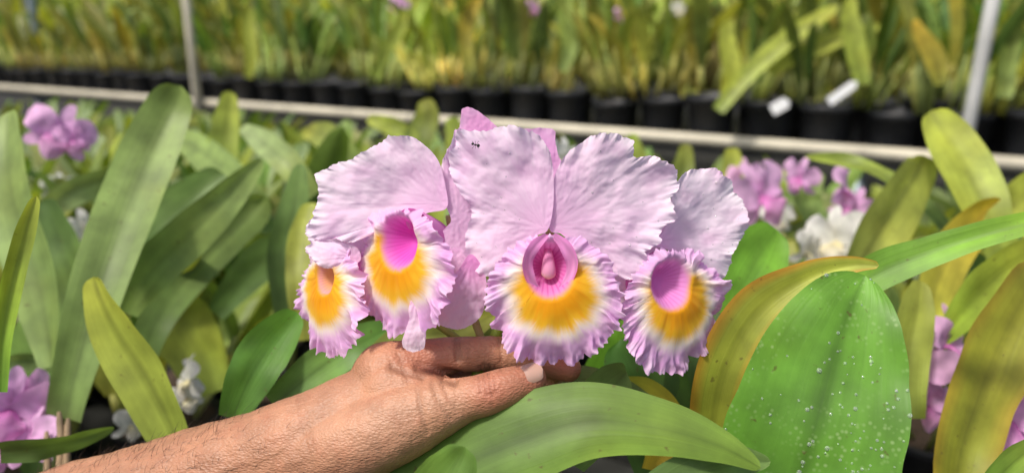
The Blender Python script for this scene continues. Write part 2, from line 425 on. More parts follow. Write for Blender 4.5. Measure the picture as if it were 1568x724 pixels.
    return lp, g.obj("column", M_lip)

def flower(loc_): return empty("cattleya_flower", loc_)
f1 = flower(at(845, 400, 0.455))
pa = petal("petal_left", [(838,353),(846,325),(848,285),(845,245),(832,214),(805,197),(772,192),(735,200),(698,199),(700,222),(690,232),(690,262),(702,290),(716,312),(722,332),(712,358),(712,385),(722,408),(745,424),(768,412),(795,385),(820,362)],
      (834,350), 0.452, gx=-0.00006, gy=0.00000, cup=-0.006, ruf=1.1, seed=3)
pb = petal("petal_right", [(842,352),(843,320),(848,275),(862,243),(885,222),(912,206),(940,204),(968,216),(974,240),(1005,240),(1034,257),(1038,285),(1028,308),(1036,333),(1014,350),(1010,372),(990,384),(994,404),(976,427),(950,424),(922,396),(890,370),(860,358)],
      (845,348), 0.455, gx=0.00004, gy=0.0, cup=-0.005, ruf=1.1, seed=8)
l1, c1 = lip("lip", at(850, 461, 0.437), 2, 3, 0.0410, seed=2, wings=True)
sp = petal("dorsal_sepal", [(846,340),(822,290),(815,240),(792,205),(800,198),(846,198),(850,215),(856,240),(872,270),(866,310)], (844,335), 0.468, cup=0.0, ruf=.2, jag=.6, seed=12, c_out=srgb(234,172,222), c_edge=srgb(240,190,228), und=.5)
sl = petal("lateral_sepal", [(838,400),(870,440),(935,470),(985,450),(990,420),(960,395),(900,380)], (850,400), 0.474, ruf=.2, jag=.6, seed=14)
for o in (pa, pb, l1, c1, sp, sl): parent(o, f1)
f2 = flower(at(640, 370, 0.47))
pc = petal("petal_left", [(684,318),(682,285),(672,248),(652,224),(628,209),(598,208),(575,222),(548,238),(515,252),(484,268),(486,300),(478,328),(472,354),(488,368),(512,366),(538,372),(560,360),(590,352),(620,338),(655,326)],
      (676,312), 0.470, gx=-0.00010, gy=0.0, cup=-0.008, ruf=1.4, seed=21)
pd = petal("petal_right", [(702,197),(690,218),(676,255),(672,292),(684,318),(690,340),(672,362),(680,388),(704,392),(728,362),(745,330),(740,280),(722,230)],
      (700,330), 0.463, gx=0.0001, cup=0.004, ruf=1.6, seed=25, c_out=srgb(242,202,234))
l2, c2 = lip("lip", at(606, 418, 0.452), -35, 4, 0.0412, seed=5, sy=1.0, sx=1.0, throat=srgb(236, 96, 205), tl=(0.06, .46), er=(.38, .44))
se = petal("dorsal_sepal", [(706,178),(708,166),(724,166),(745,180),(765,200),(770,225),(745,235),(716,225),(704,205)], (742,228), 0.480, cup=0, ruf=.2, jag=.6, seed=31, c_in=srgb(232,150,212), c_out=srgb(238,168,218), c_edge=srgb(240,182,224), und=.5)
sf = petal("lateral_sepal", [(652,462),(672,438),(700,415),(718,390),(732,398),(744,425),(744,455),(736,484),(708,503),(680,500),(658,484)], (722,400), 0.446, gx=.0001, cup=0.012, ruf=.2, jag=.5, seed=33, c_in=srgb(238,162,216), c_out=srgb(248,206,234), c_edge=srgb(250,220,240), und=1.3)
sg = petal("lower_sepal", [(640,440),(652,455),(655,480),(653,505),(650,530),(640,538),(622,534),(616,520),(628,498),(626,470)], (640,450), 0.446, cup=0.004, ruf=.5, jag=.8, seed=35, c_out=srgb(250,226,242))
sg2 = petal("inner_sepal", [(660,400),(690,380),(712,385),(715,405),(690,428),(665,450),(648,452),(650,425)], (708,390), 0.456, cup=0.004, ruf=.6, jag=.8, seed=37, c_out=srgb(242,190,230))
for o in (pc, pd, l2, c2, se, sf, sg, sg2): parent(o, f2)
f3 = flower(at(530, 440, 0.485))
l3, c3 = lip("lip", at(494, 458, 0.478), -44, 0, 0.0385, seed=9, throat=srgb(238, 176, 110), tl=(.1, .40), er=(.24, .34), recess=.26)
ph_ = petal("petal", [(552,398),(545,378),(515,370),(484,366),(470,380),(478,398),(498,410),(530,408)], (545,395), 0.468, ruf=1.2, seed=41, c_out=srgb(248,230,245))
pi_ = petal("petal_upper", [(560,380),(552,350),(520,335),(480,335),(470,352),(476,372),(500,384),(530,390)], (550,376), 0.482, ruf=1.2, seed=42, c_out=srgb(248,230,245))
for o in (l3, c3, ph_, pi_): parent(o, f3)
f4 = flower(at(1030, 410, 0.48))
pj = petal("petal_right", [(996,372),(1012,350),(1030,325),(1032,290),(1050,264),(1080,257),(1108,266),(1124,290),(1138,315),(1146,340),(1138,362),(1126,382),(1116,408),(1100,430),(1078,412),(1045,392),(1015,380)],
      (1006,372), 0.478, gx=0.0001, cup=-0.004, ruf=1.0, seed=51, c_out=srgb(246,228,244))
pk = petal("petal_left", [(1010,375),(985,340),(960,345),(945,380),(955,415),(975,440),(1000,420)], (1005,378), 0.484, ruf=.8, seed=53)
l4, c4 = lip("lip", at(1040, 477, 0.460), 28, 2, 0.0412, seed=13, sx=0.98, throat=srgb(238, 150, 220), tl=(-.16, .42), er=(.38, .42), recess=.36)
for o in (pj, pk, l4, c4): parent(o, f4)

GST = srgb(140, 165, 60)
st = Geo()
def stem(pp, r, c=GST): st.add(tube(catmull([at(*p) for p in pp], 16), [r]*16, c, 10))
stem([(705,760,.50),(712,640,.485),(735,560,.482),(765,500,.486),(790,440,.49)], .0036)
stem([(765,500,.486),(800,440,.488),(836,380,.482),(842,352,.466)], .0026, srgb(190,190,120))
stem([(745,540,.484),(720,470,.488),(700,400,.486),(688,330,.478)], .0026, srgb(190,180,120))
stem([(740,550,.484),(660,490,.495),(580,450,.505),(545,400,.495)], .0026, srgb(170,180,90))
stem([(765,500,.486),(880,470,.50),(960,440,.505),(1008,385,.488)], .0026, srgb(180,180,100))
so = st.obj("flower_stem", M_leaf)

g = Geo()
a0 = at(728, 222, 0.441)
for (dx, dz, r) in ((-.0016, .0006, .0009), (0, 0, .0007), (.0017, -.0004, .0011)):
    c = a0+RT*dx+UP*dz
    g.add(tube([c-RT*r, c-RT*r*.5, c, c+RT*r*.5, c+RT*r], [r*.1, r*.8, r, r*.8, r*.1], (0,0,0), 8))
for sx_ in (-1, 0, 1):
    for sz in (-1, 1):
        p = a0+RT*(sx_*.0005)
        g.add(tube([p, p+UP*sz*.0014+RT*sx_*.0008-FW*.0004, p+UP*sz*.0022+RT*sx_*.0016], [.00014]*3, (0,0,0), 4))
g.obj("ant", M_ant)

# ------------------------------------------------------------------ hand
def sphere_geo(c, r, seg=20, rings=12):
    g = Geo()
    for i in range(rings+1):
        th = math.pi*i/rings
        for k in range(seg):
            a = 2*math.pi*k/seg
            g.V.append(c+Vector((math.sin(th)*math.cos(a), math.sin(th)*math.sin(a), math.cos(th)))*r); g.C.append((1,1,1)); g.U.append((0,0))
    for i in range(rings):
        for k in range(seg):
            g.F.append((i*seg+k, i*seg+(k+1) % seg, (i+1)*seg+(k+1) % seg, (i+1)*seg+k))
    return g
hand = Geo()
def limb(pp, rr, n=14):
    P = catmull([at(*p) for p in pp], n); R_ = [v.x for v in catmull([Vector((r, 0, 0)) for r in rr], n)]
    for i in range(n): hand.add(sphere_geo(P[i], R_[i]))
    hand.add(tube(P, R_, (1,1,1), 20))
limb([(-120,880,.52),(130,800,.50),(300,737,.485),(420,694,.478)], [.045,.041,.034,.0315], 22)
limb([(420,694,.478),(480,672,.476),(560,632,.478),(620,590,.482)], [.0315,.031,.0285,.026], 16)
limb([(420,715,.490),(520,700,.50),(600,660,.505),(650,620,.508)], [.030,.029,.027,.022], 12)
limb([(470,700,.468),(540,680,.462),(610,648,.456),(668,626,.452)], [.026,.0265,.0235,.0185], 14)
limb([(668,626,.452),(712,613,.449),(748,602,.447),(785,590,.449),(813,580,.452)], [.0182,.0134,.0130,.0120,.0103], 14)
limb([(590,575,.478),(645,556,.478),(700,543,.478),(755,541,.480),(815,551,.479),(870,565,.474)], [.022,.0150,.0118,.0112,.0098,.0084], 18)
limb([(610,600,.492),(665,585,.495),(735,572,.500),(800,578,.492),(842,590,.484)], [.020,.0145,.0115,.0100,.0084], 16)
limb([(620,630,.505),(670,620,.512),(730,610,.516),(775,612,.506),(800,618,.494)], [.018,.0135,.0108,.0095,.0082], 14)
limb([(615,655,.512),(660,652,.522),(705,645,.524),(738,640,.514),(752,636,.502)], [.016,.0115,.0094,.0084,.0074], 14)
limb([(600,600,.470),(640,600,.464),(672,604,.462)], [.022,.0175,.0125], 8)
ho = hand.obj("human_hand", M_skin)
md = ho.modifiers.new("r", 'REMESH'); md.mode = 'VOXEL'; md.voxel_size = 0.0012; md.use_smooth_shade = True
ms_ = ho.modifiers.new("s", 'SMOOTH'); ms_.factor = 0.5; ms_.iterations = 8
dg = bpy.context.evaluated_depsgraph_get(); dg.update()
me2 = bpy.data.meshes.new_from_object(ho.evaluated_get(dg)); ho.modifiers.clear()
ho.data = me2
me2.materials.clear(); me2.materials.append(M_skin)
nv = len(me2.vertices); co = np.zeros(nv*3, dtype=np.float32); me2.vertices.foreach_get("co", co); co = co.reshape(-1, 3)
nr = np.zeros(nv*3, dtype=np.float32); me2.vertices.foreach_get("normal", nr); nr = nr.reshape(-1, 3)
disp = np.zeros(nv)
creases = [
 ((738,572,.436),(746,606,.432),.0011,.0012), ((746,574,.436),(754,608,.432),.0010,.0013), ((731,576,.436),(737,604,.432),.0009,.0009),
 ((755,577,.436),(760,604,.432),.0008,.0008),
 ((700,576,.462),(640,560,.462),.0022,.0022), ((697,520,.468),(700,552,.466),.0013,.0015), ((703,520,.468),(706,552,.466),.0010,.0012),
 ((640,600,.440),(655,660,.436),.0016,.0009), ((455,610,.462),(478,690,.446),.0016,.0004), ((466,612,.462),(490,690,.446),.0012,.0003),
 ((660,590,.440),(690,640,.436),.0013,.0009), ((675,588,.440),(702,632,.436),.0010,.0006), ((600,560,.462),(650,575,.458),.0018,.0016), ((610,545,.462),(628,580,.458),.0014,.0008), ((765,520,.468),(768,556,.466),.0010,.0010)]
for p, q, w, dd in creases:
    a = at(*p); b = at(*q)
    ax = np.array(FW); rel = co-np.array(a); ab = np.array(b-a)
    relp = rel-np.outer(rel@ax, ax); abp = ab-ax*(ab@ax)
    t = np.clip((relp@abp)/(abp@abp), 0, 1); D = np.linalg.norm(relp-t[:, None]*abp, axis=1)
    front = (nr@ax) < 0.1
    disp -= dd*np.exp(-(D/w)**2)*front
co2 = co + nr*disp[:, None]
for i in range(nv):
    c = co2[i]; k = 0.0005*nz(c[0]*90, c[1]*90, c[2]*90) + 0.0019*nz(c[0]*28, c[1]*28, c[2]*28)
    co2[i] += nr[i]*k
me2.vertices.foreach_set("co", co2.astype(np.float32).ravel()); me2.update()
base = np.array(srgb(176, 126, 96)); red = np.array(srgb(180, 106, 84)); pal = np.array(srgb(194, 146, 116))
cols = np.tile(base, (nv, 1))
for (p, rr, cc) in (((820,582,.445), .014, red), ((870,565,.47), .016, red), ((748,598,.44), .014, red), ((650,560,.47), .02, red), ((600,650,.44), .03, pal), ((690,620,.44), .014, pal), ((500,640,.44), .02, pal)):
    D = np.linalg.norm(co-np.array(at(*p)), axis=1); w = np.exp(-(D/rr)**2)[:, None]*0.75
    cols = cols*(1-w)+cc*w
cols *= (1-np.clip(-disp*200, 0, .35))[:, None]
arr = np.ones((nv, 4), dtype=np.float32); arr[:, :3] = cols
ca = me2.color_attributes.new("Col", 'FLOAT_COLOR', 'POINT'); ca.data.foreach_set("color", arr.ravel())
me2.polygons.foreach_set("use_smooth", [True]*len(me2.polygons))
def nail(name, c, along, nrm_, L_, W_, R_):
    V=[];F=[];a=along.normalized(); n=(nrm_-a*nrm_.dot(a)).normalized(); s=a.cross(n); nu, nvv = 14, 12
    for i in range(nu+1):
        x = -1+2*i/nu
        wd = W_*(1-0.10*(x < 0)*x*x)*math.sqrt(max(0.02, 1-abs(x)**5*0.9))
        for j in range(nvv+1):
            y = -1+2*j/nvv
            ang = y*wd/R_
            V.append(c + a*(x*L_) + s*(math.sin(ang)*R_) + n*((math.cos(ang)-1)*R_ - 0.0009*sm(0.6, 1.0, -x) - .0006*x*x - .0007*abs(y)**6))
    for i in range(nu):
        for j in range(nvv):
            q = i*(nvv+1)+j; F.append((q, q+1, q+nvv+2, q+nvv+1))
    o = build(name, V, F, None, None, M_nail); parent(o, ho); return o
ta = (at(813,580,.452)-at(785,590,.449))
nn = (-FW*0.75+UP*0.62)
nail("thumb_nail", at(810,581,.452)+nn.normalized()*0.0110, ta, nn, .0082, .0074, .0098)
hg = Geo(); cand = [i for i in range(nv) if nr[i]@np.array(FW) < 0.25]
edge_u = at(470, 600, .47).x
for i in random.sample(cand, min(9000, len(cand))):
    p = Vector(co2[i])
    if p.x > edge_u or p.x < at(20,0,.5).x: continue
    fade = sm(edge_u, at(300,0,.48).x, p.x)
    if random.random() > 0.30*fade+0.01: continue
    n_ = Vector(nr[i]); d_ = (Vector((0.55, 0, 0.35))+Vector((random.uniform(-.4, .4), random.uniform(-.3, .3), random.uniform(-.4, .4)))).normalized()
    L_ = random.uniform(.005, .012)
    hg.add(tube([p, p+(n_*.35+d_*.6)*L_*.6, p+(n_*.35+d_*.9)*L_], [.00010, .00008, .00003], (0,0,0), 3, False))
hh = hg.obj("arm_hair", M_hair); parent(hh, ho)

# ------------------------------------------------------------------ hero leaves
G1 = srgb(144, 164, 90); G2 = srgb(120, 146, 80); G3 = srgb(148, 166, 70); YG = srgb(174, 182, 72); OL = srgb(144, 148, 62)
YO = srgb(206, 174, 58); DG = srgb(86, 114, 58); BR = srgb(112, 162, 56); GR = srgb(152, 168, 120)
def hl(pp, c0, c1, roll=0, fold=.25, edge=None, seed=0, nL=30, nW=8, mat=M_leaf, tr=.1, wav=0.02, mid=.8, tilt=0.0):
    pts = [at(p[0], p[1], p[2]) for p in pp]; wd = [p[3]*K*p[2] for p in pp]
    ax = (pts[-1]-pts[0]).normalized()
    n = -FW*math.cos(tilt)+UP*math.sin(tilt); n = Quaternion(ax, math.radians(roll)) @ n
    return leaf(pts, wd, n, c0, c1, fold, nL, nW, edge, seed, tr, wav, mid).obj("leaf", mat)
def plant(loc_): return empty("cattleya_plant", loc_)
PL = plant(at(100, 800, .75)); PL2 = plant(at(240, 800, .7)); PM = plant(at(800, 900, .5)); PR = plant(at(1250, 850, .5)); PR2 = plant(at(1480, 800, .7))
def H(e, *a, **k): o = hl(*a, **k); parent(o, e); return o
H(PL, [(100,640,.68,50),(118,560,.68,62),(160,420,.70,84),(212,280,.76,88),(255,180,.80,72),(278,132,.80,46)], G2, G1, roll=12, seed=1, fold=.3)
H(PL, [(80,560,.72,40),(60,440,.74,85),(25,320,.76,88),(12,230,.78,70),(12,172,.8,40)], G2, G1, roll=-10, seed=2)
H(PL, [(0,600,.50,20),(4,520,.50,26),(18,440,.50,30),(38,360,.5,28),(56,300,.5,14)], BR, YG, roll=30, seed=3, fold=.5)
H(PL, [(130,520,.9,50),(115,440,.9,82),(90,370,.9,80),(68,305,.9,40)], G2, DG, roll=-10, seed=4)
H(PL2, [(275,700,.60,60),(262,655,.60,84),(225,580,.6,96),(180,510,.6,84),(152,450,.6,52),(143,424,.6,24)], G3, YG, roll=-15, seed=5, fold=.3, mid=.6)
H(PL2, [(195,480,.75,30),(235,410,.76,66),(300,350,.78,66),(350,300,.80,48),(402,244,.82,18)], G2, G1, roll=25, seed=6)
H(PL2, [(190,450,.85,30),(235,370,.86,66),(290,310,.88,68),(345,268,.9,40)], DG, G2, roll=0, seed=7)
H(PL2, [(205,600,.8,30),(235,500,.8,50),(290,420,.85,58),(380,330,.9,55),(405,300,.9,30)], DG, G1, roll=20, seed=8)
H(PL, [(60,330,1.0,30),(120,290,1.0,44),(200,265,1.05,40),(270,250,1.1,20)], GR, G1, roll=40, seed=9)
H(PL, [(0,690,.55,40),(60,684,.56,44),(120,672,.58,36),(175,655,.6,12)], DG, G2, roll=30, seed=10)
H(PL, [(0,560,.8,30),(40,552,.8,36),(90,556,.8,30)], GR, G2, roll=30, seed=11)
H(PL2, [(330,600,.9,60),(305,540,.9,90),(275,490,.9,100),(245,480,.9,30)], G3, YG, roll=0, seed=12)
H(PL2, [(355,640,.56,40),(382,580,.56,70),(412,530,.57,74),(455,478,.58,36)], srgb(84,122,48), srgb(96,146,50), roll=10, seed=13)
H(PL2, [(420,620,.58,40),(480,570,.58,60),(540,530,.58,58),(600,500,.6,30)], srgb(110,140,75), srgb(100,145,60), roll=-10, seed=14)
H(PL2, [(470,520,.8,30),(462,440,.8,45),(466,370,.82,48),(478,310,.84,26)], OL, YG, roll=0, seed=15)
H(PL2, [(440,500,.9,30),(430,400,.9,40),(450,320,.9,44),(462,250,.9,20)], DG, G2, roll=0, seed=16)
H(PL2, [(330,480,1.0,30),(400,400,1.0,60),(455,380,1.0,50),(500,360,1.0,20)], DG, G2, roll=10, seed=18)
H(PL2, [(480,300,1.1,30),(440,250,1.1,42),(400,215,1.15,36),(370,195,1.2,14)], G1, GR, roll=10, seed=19)
H(PL2, [(345,330,1.2,30),(340,250,1.2,44),(346,190,1.2,40),(352,140,1.2,20)], G1, YG, roll=20, seed=61)
H(PL2, [(560,300,1.3,30),(530,240,1.3,40),(500,210,1.3,44),(470,200,1.35,24)], G2, OL, roll=10, seed=62)
H(PL2, [(650,260,1.3,30),(640,220,1.3,44),(655,180,1.3,40),(650,152,1.3,20)], DG, OL, roll=-10, seed=63)
H(PL2, [(690,260,1.3,30),(700,215,1.3,34),(690,180,1.3,20)], OL, G3, roll=-10, seed=64)
H(PL2, [(640,215,1.3,20),(600,195,1.3,30),(562,182,1.3,14)], G3, YG, roll=10, seed=65)
H(PL2, [(430,340,1.2,40),(400,330,1.1,50),(360,280,1.1,56),(300,225,1.2,44),(270,210,1.25,20)], G2, G1, roll=10, seed=66)
H(PR2, [(1030,300,1.2,20),(1045,260,1.2,34),(1050,220,1.2,16)], DG, OL, roll=0, seed=67)
H(PR2, [(985,300,1.2,20),(975,250,1.2,34),(965,205,1.2,18)], OL, G3, roll=0, seed=68)
H(PR2, [(1125,320,1.2,30),(1122,270,1.2,38),(1120,226,1.2,20)], G1, YG, roll=0, seed=69)
H(PR2, [(1250,340,1.2,30),(1235,300,1.2,44),(1255,262,1.2,20)], G2, G1, roll=0, seed=70)
H(PM, [(560,800,.45,120),(690,722,.44,150),(800,672,.43,148),(900,645,.425,128),(1010,655,.42,94),(1100,682,.415,58),(1165,716,.41,16)], srgb(88,120,50), srgb(118,146,52), roll=-22, seed=20, fold=.12, nL=50, mid=.68, tr=.04, tilt=.3)
H(PM, [(600,830,.40,60),(655,770,.40,90),(690,722,.40,84),(712,684,.40,40)], srgb(110,140,60), srgb(110,148,62), roll=0, seed=21, fold=.2)
H(PM, [(700,660,.50,40),(800,602,.50,60),(890,588,.50,56),(960,602,.50,40),(1040,650,.5,10)], srgb(110,130,85), G2, roll=-35, seed=22, fold=.2)
H(PM, [(860,700,.47,80),(900,640,.47,110),(930,600,.47,100),(960,570,.48,40)], G2, G2, roll=20, seed=23)
H(PM, [(1000,720,.52,40),(1020,650,.52,58),(985,602,.52,50),(930,590,.52,20)], YO, YG, roll=10, seed=24)
H(PM, [(1010,720,.56,80),(1000,640,.56,120),(980,570,.57,120),(950,520,.58,60)], DG, srgb(80,130,45), roll=0, seed=25)
H(PM, [(900,640,.60,50),(930,580,.6,80),(950,530,.6,70),(950,490,.6,30)], srgb(100,150,40), BR, roll=0, seed=26)
H(PM, [(960,800,.40,60),(1040,735,.41,70),(1110,708,.42,60),(1180,706,.43,14)], DG, G2, roll=-20, seed=27)
H(PM, [(1080,700,.56,60),(1060,610,.56,90),(1070,530,.57,90),(1090,470,.58,40)], DG, DG, roll=0, seed=28)
H(PM, [(560,560,.56,30),(620,520,.56,50),(700,505,.56,56),(760,480,.56,20)], G1, YG, roll=-10, seed=29)
bigleaf = H(PR, [(1190,860,.44,200),(1225,730,.44,258),(1252,640,.44,252),(1275,550,.445,216),(1300,475,.45,150),(1325,422,.455,60)], srgb(98,148,52), srgb(108,158,54), roll=-14, seed=30, fold=.14, nL=50, nW=14, mat=M_leafspot, mid=.66, tr=.12)
H(PR, [(1085,730,.50,40),(1090,650,.49,68),(1110,560,.48,82),(1160,475,.475,80),(1235,425,.47,50),(1300,406,.465,28),(1346,406,.46,10)], srgb(140,144,50), YG, roll=-12, seed=31, fold=.3, edge=srgb(208,140,50), nL=44, tr=.04, mid=.85)
H(PR, [(1230,500,.52,30),(1330,425,.52,58),(1420,388,.51,50),(1500,362,.50,42),(1600,335,.49,34),(1700,300,.49,14)], srgb(110,156,54), srgb(134,176,60), roll=-25, seed=32, fold=.3, nL=40)
H(PR, [(1110,520,.62,40),(1125,460,.62,92),(1155,400,.63,104),(1190,352,.64,48)], srgb(104,156,50), srgb(122,172,55), roll=0, seed=33)
H(PR2, [(1545,420,.8,40),(1515,340,.8,62),(1485,270,.82,78),(1450,210,.84,68),(1425,170,.85,34)], G3, YG, roll=-10, seed=34)
H(PR2, [(1300,430,.85,40),(1335,370,.85,80),(1375,310,.86,86),(1405,262,.88,62),(1415,238,.88,30)], srgb(156,166,88), srgb(148,156,58), roll=12, seed=35, mid=.6)
H(PR2, [(1480,400,.9,20),(1430,330,.92,26),(1370,278,.95,30),(1300,248,1.0,26),(1232,240,1.0,8)], DG, G3, roll=20, seed=36)
H(PR2, [(1460,800,.55,60),(1470,700,.56,94),(1500,600,.58,106),(1545,500,.60,102),(1590,410,.62,62)], srgb(134,144,46), srgb(158,156,50), roll=-8, seed=37, fold=.3, mid=.7, edge=srgb(160,135,45))
H(PR2, [(1420,520,.75,50),(1425,460,.76,72),(1450,390,.78,76),(1500,335,.80,60),(1535,308,.8,24)], YG, YO, roll=10, seed=38)
H(PR2, [(1430,530,.70,20),(1480,470,.7,60),(1530,420,.7,74),(1600,380,.7,60)], srgb(150,185,60), YG, roll=5, seed=39)
H(PR2, [(1390,640,.62,50),(1385,560,.63,66),(1400,480,.64,60),(1410,430,.65,24)], G3, OL, roll=0, seed=40)
H(PR2, [(1500,330,.9,30),(1530,330,.9,60),(1568,300,.9,66),(1600,260,.9,30)], OL, YG, roll=0, seed=41)
H(PR2, [(1500,420,1.0,40),(1540,370,1.0,60),(1580,330,1.0,60),(1640,300,1.0,30)], YG, YO, roll=0, seed=42)
H(PR2, [(1480,800,.48,30),(1520,740,.48,50),(1560,700,.48,50),(1600,670,.48,30)], BR, G3, roll=0, seed=43)
H(PR2, [(1490,620,.9,30),(1480,520,.9,42),(1486,440,.9,40),(1480,400,.9,18)], OL, YG, roll=0, seed=44)

# water drops resting on the broad leaf and the petals
wg = Geo()
def drops(ob, count, flt, r0, r1, seed):
    rnd = random.Random(seed); me = ob.data; polys = [p for p in me.polygons if flt(p.center)]
    if not polys: return
    for _ in range(count):
        p = rnd.choice(polys); vs = [me.vertices[i].co for i in p.vertices]
        a, b = rnd.random(), rnd.random()
        c = vs[0].lerp(vs[1], a).lerp(vs[3].lerp(vs[2], a), b)
        n = p.normal.copy()
        if n.dot(FW) > 0: n = -n
        r = rnd.uniform(r0, r1)*(1.6 if rnd.random() < .15 else 1)
        s = sphere_geo(c, r, 10, 7)
        for v in s.V:
            d = (v-c).dot(n); v -= n*(d*.45)
        wg.add(s)
xm = at(1262, 0, .44).x; zm = at(0, 560, .44).z
drops(bigleaf, 90, lambda c: c.x > xm+(c.z-zm)*.4 and c.z < zm+.005, .0005, .0011, 3)
drops(bigleaf, 40, lambda c: True, .0004, .0009, 4)
drops(pj, 16, lambda c: c.x > at(1070,0,.48).x, .0004, .0007, 5)
drops(pb, 18, lambda c: c.x > at(900,0,.455).x, .0003, .0006, 6)
drops(pa, 14, lambda c: c.x < at(800,0,.455).x, .0003, .0006, 8)
wg.obj("water_droplets", M_water)

# ------------------------------------------------------------------ generic plants
LC = [G1, G2, G3, DG, GR, YG, OL, srgb(115,150,66), srgb(130,160,84)]
LCF = [srgb(168,184,80), srgb(144,168,72), srgb(116,148,66), srgb(186,194,94), srgb(92,124,56), srgb(156,160,72), srgb(196,186,88), srgb(134,160,90)]
def clump(seed, nleaf=9, L0=.26, W0=.045, spread=.07, tiltmax=38, nL=9, nW=2, LCx=None, SLr=(.05, .13)):
    LCx = LCx or LC
    rnd = random.Random(seed); g = Geo()
    for i in range(nleaf):
        a = rnd.uniform(0, 6.283); r = spread*math.sqrt(rnd.random())
        b = Vector((math.cos(a)*r, math.sin(a)*r, 0))
        ti = math.radians(rnd.uniform(3, tiltmax)); az = a+rnd.uniform(-.8, .8)
        dr = Vector((math.sin(ti)*math.cos(az), math.sin(ti)*math.sin(az), math.cos(ti)))
        SL = rnd.uniform(*SLr); c = b+dr*SL
        cc = rnd.choice(LCx)
        g.add(tube([b, b.lerp(c, .5), c], [.004, .009, .005], lerp(cc, srgb(190,190,115), .6), 6))
        Lf = L0*rnd.uniform(.55, 1.2); w = W0*rnd.uniform(.7, 1.25)
        dr2 = (dr+Vector((math.cos(az), math.sin(az), 0))*rnd.uniform(0, .7)).normalized()
        p1 = c+dr*Lf*.33; p2 = p1+(dr*.5+dr2*.5).normalized()*Lf*.33; p3 = p2+dr2*Lf*.34
        up = Vector((-math.cos(az), -math.sin(az), .4)).normalized()
        up = Quaternion(dr, rnd.uniform(-1.2, 1.2)) @ up
        v = rnd.uniform(.7, 1.25)
        c0 = tuple(x*v for x in cc); c1_ = lerp(c0, rnd.choice(LCx), .4)
        g.add(leaf([c, p1, p2, p3], [w*.35, w*.95, w, w*.5], up, c0, c1_, .3, nL, nW, None, rnd.uniform(0, 30), .2, 0, .8))
    return g

def potgeo(r=.10, h=.13):
    prof = [(r*.78, 0), (r*.93, h*.86), (r*1.0, h*.86), (r*1.02, h*.98), (r*1.0, h), (r*.95, h), (r*.92, h*.9), (0, h*.88)]
    g = Geo(); S = 28
    for (x, z) in prof:
        for k in range(S):
            a = 2*math.pi*k/S; g.V.append(Vector((x*math.cos(a), x*math.sin(a), z))); g.C.append((1,1,1)); g.U.append((0,0))
    for i in range(len(prof)-1):
        for k in range(S): g.F.append((i*S+k, i*S+(k+1) % S, (i+1)*S+(k+1) % S, (i+1)*S+k))
    return g
pot_me = potgeo().mesh("plant_pot", M_pot); pot_me.materials.append(M_soil)
for p in pot_me.polygons:
    if p.index >= 6*28: p.material_index = 1; p.use_smooth = False
    if (p.index//28) in (1, 3, 4): p.use_smooth = False

A = Vector((1.69, 2.42, 0)); E = Vector((-3.70, 2.35, 0)).normalized(); NB = Vector((-E.y, E.x, 0)).normalized()
if NB.y < 0: NB = -NB
bench = empty("growing_bench", A+Vector((0,0,.8)))
rail = tube([A-E*2.0+Vector((0,0,.835)), A+E*1.5+Vector((0,0,.838)), A+E*4.0+Vector((0,0,.835)), A+E*9+Vector((0,0,.835))], [.024]*4, (1,1,1), 14).obj("front_rail", M_rail)
parent(rail, bench)
def box(name, c, ax, hx, hy, hz, mat):
    ay = Vector((-ax.y, ax.x, 0)); V = [c+ax*(sx*hx)+ay*(sy*hy)+Vector((0,0,sz*hz)) for sx in (-1,1) for sy in (-1,1) for sz in (-1,1)]
    F = [(0,1,3,2),(4,6,7,5),(0,4,5,1),(2,3,7,6),(0,2,6,4),(1,5,7,3)]
    return build(name, V, F, None, None, mat, False)
for i in range(14):
    s = box("slat", A+E*3.5+NB*(.05+.115*i)+Vector((0,0,.79)), E, 6.0, .045, .012, M_bench); parent(s, bench)
for i in range(6):
    for nbk in (.06, 1.45):
        t_ = tube([A+E*(-1.5+i*2.0)+NB*nbk, A+E*(-1.5+i*2.0)+NB*nbk+Vector((0,0,.775))], [.025,.025], (1,1,1), 10).obj("leg", M_steel); parent(t_, bench)
s = -1.6
while s < 7.5:
    for rowi in range(2):
        o = bpy.data.objects.new("plant_pot", pot_me); link(o)
        j = random.uniform(-.015, .015)
        o.location = A+E*(s+j+rowi*.1)+NB*(.14+rowi*.25+random.uniform(-.02, .02))+Vector((0,0,.803))
        sc = random.uniform(.92, 1.08); o.scale = (sc, sc, sc*random.uniform(1.3, 1.55)); o.rotation_euler = (random.uniform(-.03,.03), random.uniform(-.03,.03), random.uniform(0,6))
    s += .225

far_vars = [clump(100+i, 11, .25, .036, .07, 22, 7, 2, LCF, (.09,.19)) for i in range(8)]
tall_vars = [clump(140+i, 8, .36, .056, .07, 28, 7, 2, LCF, (.10,.20)) for i in range(5)]
fa = [(np.array([tuple(v) for v in g.V]), g.F, np.array(g.C), np.array(g.U)) for g in far_vars+tall_vars]
def mass(name, places, src, mat):
    V=[];F=[];C=[];U=[];off=0
    for (loc_, rz, sc, vi, tint, tx, ty) in places:
        v, f, c, u = src[vi]
        ca_, sa_ = math.cos(rz), math.sin(rz)
        Rm = np.array([[ca_, -sa_, 0],[sa_, ca_, 0],[0,0,1]])
        q = (v@Rm.T)*sc; q[:, 0] += q[:, 2]*tx; q[:, 1] += q[:, 2]*ty; q += np.array(loc_)
        V.append(q); C.append(c*np.array(tint)); U.append(u); F += [tuple(i+off for i in ff) for ff in f]; off += len(v)
    return build(name, np.concatenate(V).tolist(), F, np.concatenate(C), np.concatenate(U), mat)
pl = []
